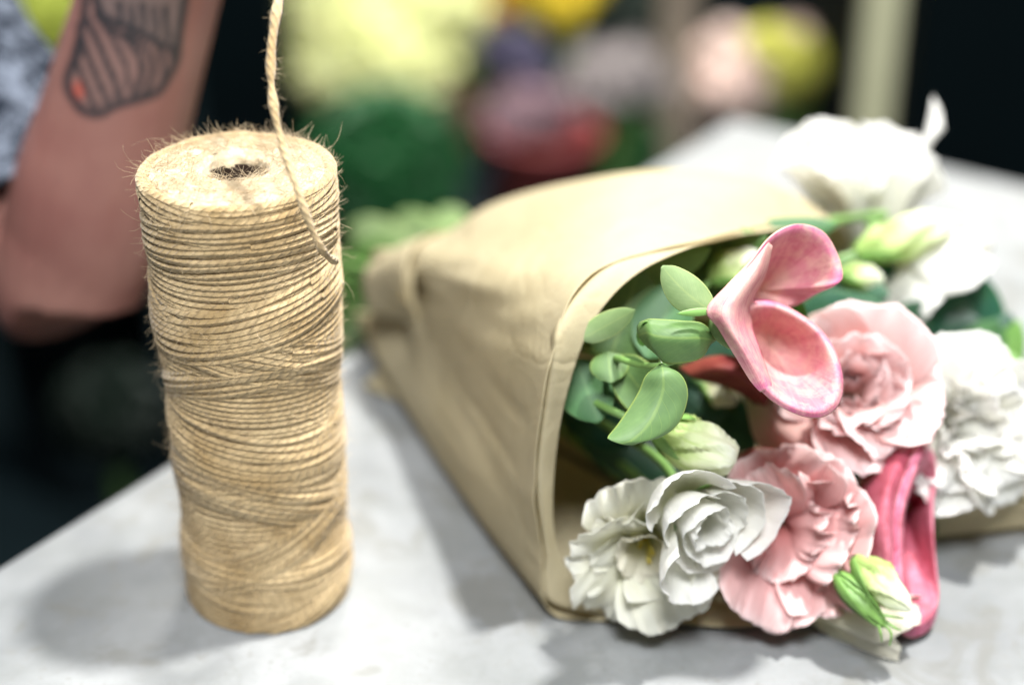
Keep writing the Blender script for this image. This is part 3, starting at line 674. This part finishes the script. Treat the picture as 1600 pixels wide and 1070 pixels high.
# curled leaf above it
leaf_from([[(1120, 528, .536), (1119, 530, .536), (1117, 532, .536), (1114, 534, .536), (1110, 536, .536)],
           [(1098, 503, .540), (1097, 512, .532), (1094, 528, .528), (1092, 545, .531), (1094, 558, .537)],
           [(1065, 499, .540), (1062, 510, .530), (1058, 528, .526), (1056, 548, .530), (1064, 566, .537)],
           [(1036, 497, .540), (1030, 508, .530), (1026, 525, .526), (1026, 545, .530), (1040, 567, .537)],
           [(1014, 497, .540), (1010, 505, .532), (1010, 520, .528), (1014, 538, .531), (1028, 556, .537)],
           [(1000, 505, .544), (996, 512, .539), (998, 524, .536), (1004, 534, .536), (1012, 542, .539)]], 'euc', 'leaf', eu)
a = np.linspace(-.3, 5.0, 30)
Pc = np.array([[at(1010+9*math.cos(x)-6*v, 517+15*math.sin(x)+8*v, .534+.004*math.sin(x)+.012*v) for v in np.linspace(0, 1, 10)] for x in a])
grid_mesh('leaf', Pc, M['lime'], eu, thick=.0003)
leaf((1112, 487, .533), (1034, 416, .531), 56, .003, 'euc_pale', eu, curve=-5)
leaf((1110, 500, .534), (1150, 548, .530), 26, .003, 'euc_pale', eu)
leaf((908, 530, .553), (992, 484, .546), 42, .002, 'euc_pale', eu)
leaf((950, 548, .560), (955, 598, .556), 62, .003, 'euc', eu)
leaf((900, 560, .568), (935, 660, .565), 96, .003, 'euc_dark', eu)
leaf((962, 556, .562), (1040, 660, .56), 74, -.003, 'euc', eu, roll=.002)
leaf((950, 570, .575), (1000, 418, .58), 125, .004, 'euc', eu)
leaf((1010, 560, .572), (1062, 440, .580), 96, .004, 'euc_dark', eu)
ac = Acc()
ac.tube(cr([at(1120, 505, .536), at(1085, 545, .537), at(1036, 570, .532), at(1000, 570, .545), at(965, 560, .557), at(920, 550, .58), TIE], 50), .0011, 8)
ac.tube(cr([at(1034, 572, .531), at(1034, 560, .535), at(1048, 545, .534)], 12), .0010, 8)
ac.build('stem', M['stem'], eu)
# leaves under the paper's upper edge
ul = thing('leaf_sprig', tuple(at(1080, 410, .60)), 'bright green leaves tucked right under the upper paper edge', 'foliage', 'green foliage in the bouquet')
leaf((965, 455, .585), (1110, 388, .590), 70, .004, 'lime', ul, curve=-8)
leaf((1050, 400, .61), (1200, 372, .60), 60, .003, 'euc', ul)
leaf((1060, 440, .61), (1180, 440, .60), 80, .003, 'euc', ul)
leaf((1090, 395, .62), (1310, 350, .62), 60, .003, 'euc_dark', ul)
stem(ul, at(1060, 430, .61), F_)
def dark_leaves(label, items, base):
    g = thing('leaf_sprig', tuple(base), label, 'foliage', 'green foliage in the bouquet')
    for i, (b, t_, w_, m_) in enumerate(items): leaf(b, t_, w_, .004, m_, g, seed=i, roll=.003*(-1)**i)
    stem(g, base, F_); return g
dark_leaves('dark glossy leaves between the calla and the white bell bloom', [((1250, 480, .63), (1400, 500, .615), 70, 'dark'), ((1280, 450, .64), (1390, 460, .63), 60, 'dark'), ((1380, 470, .64), (1340, 520, .61), 60, 'dark'), ((1300, 430, .65), (1400, 420, .65), 60, 'dark'), ((1390, 560, .65), (1440, 470, .64), 70, 'dark')], at(1300, 470, .66))
dark_leaves('dark and lime leaves fanning out at the far right edge', [((1430, 520, .655), (1535, 425, .66), 84, 'dark'), ((1420, 500, .66), (1530, 500, .655), 80, 'dark'), ((1500, 640, .665), (1530, 422, .665), 120, 'dark'), ((1510, 610, .66), (1580, 490, .66), 70, 'dark'), ((1500, 600, .655), (1560, 500, .65), 80, 'euc_dark'), ((1545, 650, .66), (1592, 500, .655), 56, 'lime'), ((1540, 560, .655), (1600, 590, .65), 50, 'lime'), ((1540, 620, .655), (1592, 580, .65), 44, 'lime')], at(1460, 540, .67))
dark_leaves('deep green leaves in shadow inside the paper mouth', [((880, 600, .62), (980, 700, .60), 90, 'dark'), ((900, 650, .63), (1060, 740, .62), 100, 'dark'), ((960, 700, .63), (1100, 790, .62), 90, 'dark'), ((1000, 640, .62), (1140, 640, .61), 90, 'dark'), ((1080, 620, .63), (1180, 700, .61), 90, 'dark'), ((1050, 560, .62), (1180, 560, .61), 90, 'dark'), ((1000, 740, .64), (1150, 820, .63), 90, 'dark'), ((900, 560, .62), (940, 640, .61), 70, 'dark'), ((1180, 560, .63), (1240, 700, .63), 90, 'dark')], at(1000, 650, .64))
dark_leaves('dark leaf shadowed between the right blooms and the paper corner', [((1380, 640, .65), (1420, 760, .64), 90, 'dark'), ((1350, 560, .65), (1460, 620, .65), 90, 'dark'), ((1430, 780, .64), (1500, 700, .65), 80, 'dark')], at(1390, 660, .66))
# foliage and stems sticking out of the tail
tf = thing('leaf_sprig', tuple(at(600, 440, .76)), 'pale green stem ends and leaves sticking out behind the paper tail', 'foliage', 'green foliage in the bouquet')
for i, (b, t_, w_, m_) in enumerate([((640, 400, .79), (545, 350, .86), 70, 'euc_pale'), ((690, 385, .80), (620, 335, .88), 60, 'euc_pale'), ((720, 380, .80), (690, 325, .88), 60, 'euc_pale'), ((600, 430, .78), (515, 440, .82), 50, 'lime'), ((600, 450, .78), (525, 505, .82), 36, 'euc_dark'), ((590, 470, .77), (530, 560, .80), 40, 'euc_pale'), ((620, 400, .79), (540, 400, .85), 50, 'lime')]):
    leaf(b, t_, w_, .006, m_, tf, seed=i)
for i in range(7): 
    V, Fs, UV = tube_geo(cr([at(620+i*4, 430+i*4, .76), at(570, 420+i*16, .79), at(520-i*3, 400+i*26, .83)], 14), .0022, 8); mesh('stem', V, Fs, M['stem'], tf)

# ------------------------------------------------------------------ person: arm reaching up to hold the twine
n = NT('skin'); ink = n.n('ShaderNodeAttribute'); ink.attribute_name = 'ink'; sx = sep(n, ink.outputs['Vector'])
c = n.mix(n.ramp(n.noise(24, n.coord(), 5), [(.35, 0.0), (.7, 1.0)]), (.28, .12, .10), (.37, .185, .15))
c = n.mix(n.math('MULTIPLY', sx[1], .6), c, (.15, .155, .15)); c = n.mix(n.math('MULTIPLY', sx[2], .8), c, (.60, .10, .06)); c = n.mix(n.math('MULTIPLY', sx[0], .92), c, (.020, .026, .032))
M['skin'] = n.done(c, .5, .4, n.bump(n.noise(500, n.coord(), 3), .15, .0005), sss=.08)
n = NT('grey_marl_knit'); f = n.noise(110, n.coord(), 5, .75, .6); g = n.noise(1.0, n.mapping(n.coord(), (500, 500, 90)), 3)
c = n.mix(n.ramp(f, [(.44, 0.0), (.58, 1.0)]), (.004, .007, .013), (.13, .15, .19)); M['knit'] = n.done(c, .9, .05, n.bump(f, .8, .003))
M['trousers'] = mat_plain('dark_trousers', (.01, .012, .016), .8)
def ellipsoid_chain(pts, rads, seg=28, n=40, squash=1.0):
    P = cr(pts, n); r = cr(np.array(rads)[:, None], n)[:, 0]; k = np.concatenate([[.15, .55, .85], np.ones(n-6), [.85, .55, .15]]); r = r*k
    return tube_geo(P, np.maximum(r, .0005), seg)
def close_tube(V, n, seg):
    return [tuple(range(seg)), tuple(reversed(range((n-1)*(seg+1), (n-1)*(seg+1)+seg)))]
EL = at(106, 450, .715); SH = at(-385, -330, .81); WR = at(348, -420, .605)
def weld(parts, voxel, name):
    ac = Acc()
    for pts, rads, n_ in parts:
        P = cr(pts, n_); r = cr(np.array(rads)[:, None], n_)[:, 0]
        k = np.ones(n_); k[:3] = (.2, .6, .87); k[-3:] = (.87, .6, .2); V, Fs, UV = tube_geo(P, np.maximum(r*k, .0004), 20); ac.add(V, Fs+close_tube(V, n_, 20), UV)
    m = bpy.data.meshes.new(name); m.from_pydata(np.concatenate(ac.V).tolist(), [], ac.F); o = bpy.data.objects.new(name, m); C.objects.link(o)
    import bmesh
    bm = bmesh.new(); bm.from_mesh(m); bmesh.ops.remove_doubles(bm, verts=bm.verts, dist=1e-6); bmesh.ops.recalc_face_normals(bm, faces=bm.faces); bm.to_mesh(m); bm.free()
    r = o.modifiers.new('r', 'REMESH'); r.mode = 'VOXEL'; r.voxel_size = voxel; r.use_smooth_shade = True
    s_ = o.modifiers.new('s', 'SMOOTH'); s_.iterations = 6; s_.factor = .6
    dg = bpy.context.evaluated_depsgraph_get(); m2 = bpy.data.meshes.new_from_object(o.evaluated_get(dg)); bpy.data.objects.remove(o)
    m2.name = name; return m2
hd = nrm(PINCH-WR); side = nrm(np.cross(hd, U_)); hn = np.cross(side, hd); Lh = np.linalg.norm(PINCH-WR)
PALM = WR+hd*Lh*.42
parts = [([SH, SH*.6+EL*.4, SH*.2+EL*.8, EL+ (EL-SH)*.02], [.042, .039, .033, .031], 30),
         ([EL+np.array([0, 0, -.004]), EL*.82+WR*.18, EL*.62+WR*.38, EL*.3+WR*.7, WR, WR+hd*.03], [.029, .0325, .0288, .0250, .0217, .0207], 36),
         ([EL+nrm(EL-WR)*.008+nrm(EL-SH)*.01, EL, EL*.8+WR*.2], [.024, .031, .032], 14),
         ([SH+np.array([-.02, .0, .01]), SH+np.array([-.10, .01, .02]), SH+np.array([-.20, .02, .04]), SH+np.array([-.24, .02, .12])], [.05, .06, .06, .05], 20),
         ([WR, WR+hd*.03+side*.012, PALM+side*.020], [.022, .020, .016], 14), ([WR, WR+hd*.03-side*.012, PALM-side*.020], [.022, .020, .016], 14), ([WR, WR+hd*.04, PALM], [.024, .020, .017], 14)]
for i, (o_, l_, rr) in enumerate(((.024, .078, .0082), (.008, .086, .0085), (-.009, .080, .0082), (-.024, .064, .0072))):
    b0 = PALM+side*o_-hd*.012; tgt = PINCH+side*(o_*.5)-hn*(.006+.004*i)
    kn = b0*.5+tgt*.5+hn*(.024-.003*i); parts.append(([b0, b0*.55+kn*.45+hn*.004, kn, kn*.45+tgt*.55+hn*.003, tgt], [rr*1.15, rr*1.08, rr, rr*.95, rr*.8], 18))
tb = WR+hd*.028+side*.026-hn*.006
parts.append(([tb, tb+hd*.03+side*.014-hn*.020, PINCH-hd*.030+side*.010-hn*.022, PINCH+side*.002-hn*.010], [.014, .012, .0105, .0082], 18))
bm_ = weld(parts, .0016, 'person')
bm_.materials.clear(); bm_.materials.append(M['skin'])
body = bpy.data.objects.new('person', bm_); C.objects.link(body)
tag(body, 'tattooed bare forearm raised behind the spool, in a grey marl top, holding the twine', 'person')
# tattoo ink painted on the skin (a real mark on the skin)
n_v = len(bm_.vertices); co = np.zeros(n_v*3); bm_.vertices.foreach_get('co', co); co = co.reshape(-1, 3)
nn_ = np.zeros(n_v*3); bm_.vertices.foreach_get('normal', nn_); nn_ = nn_.reshape(-1, 3)
qx, qy = proj(co); facing = np.clip((nn_@B_)*4, 0, 1)
facing *= (co[:, 2] > -.2)
lines = [([(134, -10), (128, 40), (115, 90), (104, 130), (118, 160), (135, 176), (158, 178), (180, 166), (215, 156), (245, 145), (262, 122), (276, 95), (280, 60), (286, 20), (292, -20)], 4.6),
  ([(160, 28), (200, 42), (232, 58), (255, 72), (278, 78)], 4.5), ([(160, 28), (150, 0), (146, -20)], 4),
  ([(135, 30), (150, 60), (165, 95), (180, 130), (186, 152)], 3.4), ([(128, 60), (140, 95), (155, 130), (168, 162)], 3.2), ([(118, 90), (128, 120), (140, 150), (150, 170)], 3),
  ([(165, 40), (195, 60), (215, 85), (222, 115), (208, 150)], 3.4), ([(150, 22), (175, 60), (195, 100), (200, 135)], 2.6), ([(200, 52), (230, 80), (240, 110), (228, 145)], 3), ([(246, 75), (256, 100), (256, 125)], 3), ([(262, 75), (270, 92)], 2.6), ([(122, 40), (124, 80), (112, 110)], 3),
  ([(185, 5), (190, 30)], 3), ([(205, 10), (208, 36)], 2.5), ([(222, 8), (226, 42)], 3), ([(240, 12), (245, 50)], 2.5), ([(258, 14), (262, 60)], 3), ([(170, -30), (290, -25)], 4)]
inkv = np.zeros(n_v)
for pl, wd in lines:
    q = cr(np.array([(a, b, 0) for a, b in pl], float), 60)[:, :2]
    d = np.min(np.hypot(qx[:, None]-q[None, :, 0], qy[:, None]-q[None, :, 1]), axis=1); inkv = np.maximum(inkv, np.clip(1.7-d/(wd*1.3), 0, 1))
def inside(poly):
    r = np.zeros(n_v, bool); k = len(poly)
    for i in range(k):
        x1, y1 = poly[i]; x2, y2 = poly[(i+1) % k]
        c_ = ((y1 > qy) != (y2 > qy)) & (qx < (x2-x1)*(qy-y1)/(y2-y1+1e-9)+x1); r ^= c_
    return r.astype(float)
sh1 = inside([(160, 28), (255, 72), (280, 76), (286, 20), (292, -30), (146, -30)])
sh2 = inside(lines[0][0])*.55; red = np.clip(1.3-np.hypot((qx-122)/11, (qy-142)/17), 0, 1)
at_ = bm_.attributes.new('ink', 'FLOAT_VECTOR', 'POINT')
at_.data.foreach_set('vector', np.stack([inkv*facing, np.maximum(sh1, sh2)*facing, red*facing], -1).astype(np.float32).ravel())
# top: sleeve to just above the elbow, torso out of frame
ax_ = EL-SH
pts = [SH-ax_*.02, SH+ax_*.3, SH+ax_*.65, SH+ax_*.90]
V, Fs, UV = tube_geo(cr(pts, 40), cr([[.052], [.050], [.047], [.045]], 40)[:, 0], 40)
for i in range(len(V)):
    V[i] += nrm(V[i]-(SH+ax_*np.dot(V[i]-SH, ax_)/np.dot(ax_, ax_)))*.005*nz(V[i], 22)
mesh('sleeve', V, Fs, M['knit'], body, uv=UV, thick=.003)
tc = SH+np.array([-.21, .03, 0])
pr_ = [(.16, -.62), (.17, -.40), (.18, -.2), (.19, -.06), (.185, .0), (.15, .045), (.08, .07), (.062, .10)]
V, Fs, UV = lathe_geo([tuple(q) for q in cr(np.array(pr_), 40)], tc, 64); V[:, 1] = tc[1]+(V[:, 1]-tc[1])*.62
for i in range(len(V)): V[i] += np.array([1, 1, 0])*.01*nz(V[i], 7)
mesh('knit_top', V, Fs, M['knit'], body, uv=UV, thick=.003)
for sx_ in (-.085, .085):
    V, Fs, UV = tube_geo(cr([tc+np.array([sx_, 0, -.55]), tc+np.array([sx_, 0, -.9]), np.array([tc[0]+sx_, tc[1], -.79])], 20), cr([[.095], [.07], [.06]], 20)[:, 0], 24); mesh('trouser_leg', V, Fs, M['trousers'], body)

# ------------------------------------------------------------------ flower shop behind (far out of focus)
def col_mat(name, c, trans=.25): return mat_plain(name, c, .6, .35, 25, trans=trans)
M['hyd'] = col_mat('pale_green_florets', (.80, .86, .42)); M['folx'] = col_mat('dim_foliage', (.006, .016, .01)); M['yel'] = col_mat('yellow_petals', (.80, .62, .04)); M['ora'] = col_mat('orange_petals', (.70, .38, .04))
M['lil'] = col_mat('lilac_petals', (.12, .11, .19)); M['wht'] = col_mat('white_petals', (.42, .38, .38)); M['pnk'] = col_mat('soft_pink_petals', (.70, .56, .50)); M['mau'] = col_mat('mauve_petals', (.26, .17, .20)); M['bro'] = col_mat('brown_leaves', (.16, .09, .06)); M['ygr'] = col_mat('yellow_green_petals', (.58, .58, .12))
M['fol'] = col_mat('deep_foliage', (.010, .10, .025)); M['folb'] = col_mat('yellow_green_foliage', (.36, .42, .06)); M['bucket_red'] = mat_plain('red_bucket', (.22, .035, .035), .7); M['bucket_dark'] = mat_plain('dark_bucket', (.008, .015, .018), .7, spec=.15); M['blue'] = mat_plain('dark_blue_bucket', (.012, .035, .075), .4)  # folb is a yellow-green leaf colour
def cluster(name, parent, c, rad, n, size, mat, squash=(1, 1, 1)):
    ac = Acc()
    for _ in range(n):
        d = nrm(rng.normal(size=3)); d[2] = abs(d[2])*.9-.1 if rng.random() < .7 else d[2]
        p = c+d*rad*rng.uniform(.75, 1.03)*np.array(squash); e1 = nrm(np.cross(d, rng.normal(size=3))); e2 = np.cross(d, e1)
        V = [p]
        for k in range(8):
            a = k*math.pi/4; s_ = size*(1 if k % 2 == 0 else .55)*rng.uniform(.8, 1.2); V.append(p+(e1*math.cos(a)+e2*math.sin(a))*s_+d*size*.3)
        ac.add(np.array(V), [(0, 1+k, 1+(k+1) % 8) for k in range(8)])
    return ac.build(name, mat, parent, smooth=False)
def bunch(label, px, py, t, rpx, mat, bucket=None, blabel=None, leafy=True, n=260, size=.013, sq=(1, 1, 1), blob=1):
    c = at(px, py, t); rad = rpx*t/FPX; base = np.array([c[0], c[1], -.8])
    root = thing('flower_bunch', tuple(base+[0, 0, .05]), label, 'flowers', 'bunches in the shop behind')
    for k in range(7):
        d = rng.normal(size=3); d = d/np.linalg.norm(d)*rad*rng.uniform(.45, .8)*np.array(sq); rr = rad*rng.uniform(.38, .6)
        if k == 0: d = d*0; rr = rad*.62
        V, Fs, UV = lathe_geo([(.001, -rr*.8), (rr*.5, -rr*.7), (rr*.80, -rr*.1), (rr*.72, rr*.4), (rr*.4, rr*.72), (.001, rr*.8)], c+d, 14)
        hb = mesh('bloom_head', V, Fs, mat, root); cluster('blossoms', hb, c+d, rr*1.05, n//6, size, mat)
    if leafy:
        cluster('foliage', root, c-np.array([0, 0, rad*1.1]), rad*.9, 120, .02, M['fol'])
    ac = Acc()
    for _ in range(7):
        o = rng.normal(size=3)*rad*.3; ac.tube([c+o*[1, 1, .2], base+[0, 0, .06]+o*.5*np.array([1, 1, 0])], .004, 6)
    ac.build('stems', M['stem'], root)
    if bucket:
        hb = .30 if c[2] > -.45 else .22
        V, Fs, UV = lathe_geo([(.001, .004), (.075, .004), (.078, 0), (.10, hb), (.104, hb), (.104, hb-.012), (.10, hb-.01), (.08, .02)], base, 40)
        b = mesh('bucket', V, Fs, M[bucket], None, origin=tuple(base)); tag(b, blabel, 'bucket', 'flower buckets on the shop floor')
    return root
bunch('big pale yellow-green bunch behind the twine end', 582, 55, 1.9, 150, M['hyd'], 'bucket_dark', 'dark bucket under the pale yellow-green bunch', n=520, size=.022, sq=(1, .8, .98))
bunch('orange bunch at the top of the photo, left of the yellow one', 775, -25, 2.3, 62, M['ora'], 'bucket_dark', 'dark bucket under the orange bunch', leafy=False)
bunch('bright yellow bunch at the top of the photo', 885, -15, 2.15, 62, M['yel'], 'blue', 'dark blue bucket under the yellow bunch', leafy=False)
bunch('muted lilac bunch under the orange and yellow ones', 820, 100, 2.1, 62, M['lil'], 'bucket_dark', 'dark bucket under the lilac bunch', leafy=False, sq=(1.3, 1, .8))
bunch('off-white bunch left of the brown post', 960, 140, 2.0, 74, M['wht'], 'bucket_dark', 'dark bucket under the off-white bunch', leafy=False, sq=(1.15, 1, .9))
bunch('soft pink rounded bunch between the two posts', 1175, 140, 1.75, 105, M['pnk'], 'bucket_dark', 'dark bucket under the soft pink bunch', leafy=False, n=420, size=.016)
bunch('yellow-green bunch leaning on the soft pink one', 1240, 95, 1.70, 66, M['ygr'], 'bucket_dark', 'dark bucket under the yellow-green bunch', leafy=False)
bunch('yellow-green leafy bunch behind the raised forearm', 60, 40, 1.9, 80, M['folb'], 'bucket_dark', 'dark bucket under the leafy bunch at far left', n=160, size=.03)
def bush(label, px, py, t, rpx, mat, n, size):
    c = at(px, py, t); rad = rpx*t/FPX; root = thing('potted_plant', (c[0], c[1], -.8), label, 'plant')
    cluster('leaves', root, c, rad, n, size, mat); cluster('inner_leaves', root, c, rad*.7, n, size, mat)
    V, Fs, UV = lathe_geo([(.001, .0), (.07, 0), (.095, .2), (.09, .2), (.085, .17), (.001, .17)], (c[0], c[1], -.8), 32); mesh('pot', V, Fs, M['bucket_dark'], root)
    ac = Acc(); ac.tube([(c[0], c[1], -.65), c], .008, 8); ac.build('trunk', M['stem'], root)
bush('dark green bushy plant between spool and red bucket', 600, 262, 1.75, 112, M['fol'], 420, .03)
bush('olive green bush between the pale green and the orange bunches', 715, 60, 2.5, 90, M['folb'], 200, .03)
bush('dark bush between the off-white bunch and the brown post', 1000, 30, 2.6, 90, M['folx'], 200, .03)
bush('dark green low plant right of the red pot', 960, 235, 2.1, 60, M['fol'], 200, .03)
bush('dim green plant low in the dark behind the table edge', 175, 640, 1.5, 60, M['folx'], 120, .03)
bunch('dull mauve bunch between the red pot and the lilac bunch', 840, 185, 1.98, 70, M['mau'], 'bucket_dark', 'dark bucket under the mauve bunch', leafy=False, sq=(1.4, 1, .6))
bunch('small brown-leaved bunch between the pale green bunch and the red pot', 700, 185, 1.9, 52, M['bro'], 'bucket_dark', 'dark bucket under the brown-leaved bunch', leafy=False)
rb_ = at(850, 262, 1.95)
V, Fs, UV = lathe_geo([(.001, -.10), (.048, -.10), (.05, -.098), (.062, .035), (.066, .038), (.066, .045), (.060, .045), (.058, .03), (.05, -.08)], rb_, 48)
tag(mesh('flower_pot', V, Fs, M['bucket_red'], None, origin=tuple(rb_-[0, 0, .10])), 'blurred red pot behind the top of the paper wrap', 'pot')
# low stand carrying the red pot
st_ = thing('plant_stand', (rb_[0], rb_[1], -.8), 'low dark stand under the red pot', 'stand')
ac = Acc(); ac.box((rb_[0]-.10, rb_[1]-.09, rb_[2]-.125), (rb_[0]+.10, rb_[1]+.09, rb_[2]-.1005)); ac.build('stand_top', M['metal'], st_, smooth=False)
for dx in (-.09, .075):
    for dy in (-.08, .065):
        ac = Acc(); ac.box((rb_[0]+dx, rb_[1]+dy, -.8), (rb_[0]+dx+.015, rb_[1]+dy+.015, rb_[2]-.1255)); ac.build('leg', M['metal'], st_, smooth=False)
def post(name, label, px0, px1, py, t, mat, depth, z1, cat='post'):
    a = at(px0, py, t); b = at(px1, py, t); ac = Acc(); ac.box((a[0], a[1], -.8), (b[0], a[1]+depth, z1))
    o = ac.build(name, mat, None, smooth=False, origin=((a[0]+b[0])/2, a[1]+depth/2, -.8)); tag(o, label, cat); m = o.modifiers.new('bevel', 'BEVEL'); m.width = .003; return o
post('wooden_post', 'brown wooden post behind the paper, left of the soft pink bunch', 1032, 1088, 100, 2.1, M['wood'], .04, .1)
post('cream_board', 'narrow upright cream board behind the tall white bloom', 1343, 1404, 100, 1.28, M['board'], .02, .05, 'board')
post('black_cabinet', 'black cabinet filling the upper right corner behind the table', 1422, 2300, 150, 1.3, M['black'], .5, .15, 'cabinet')
post('dark_counter', 'black counter front behind the forearm', 300, 440, 60, 1.75, M['black'], .35, .1, 'counter')  # plain black block behind the forearm
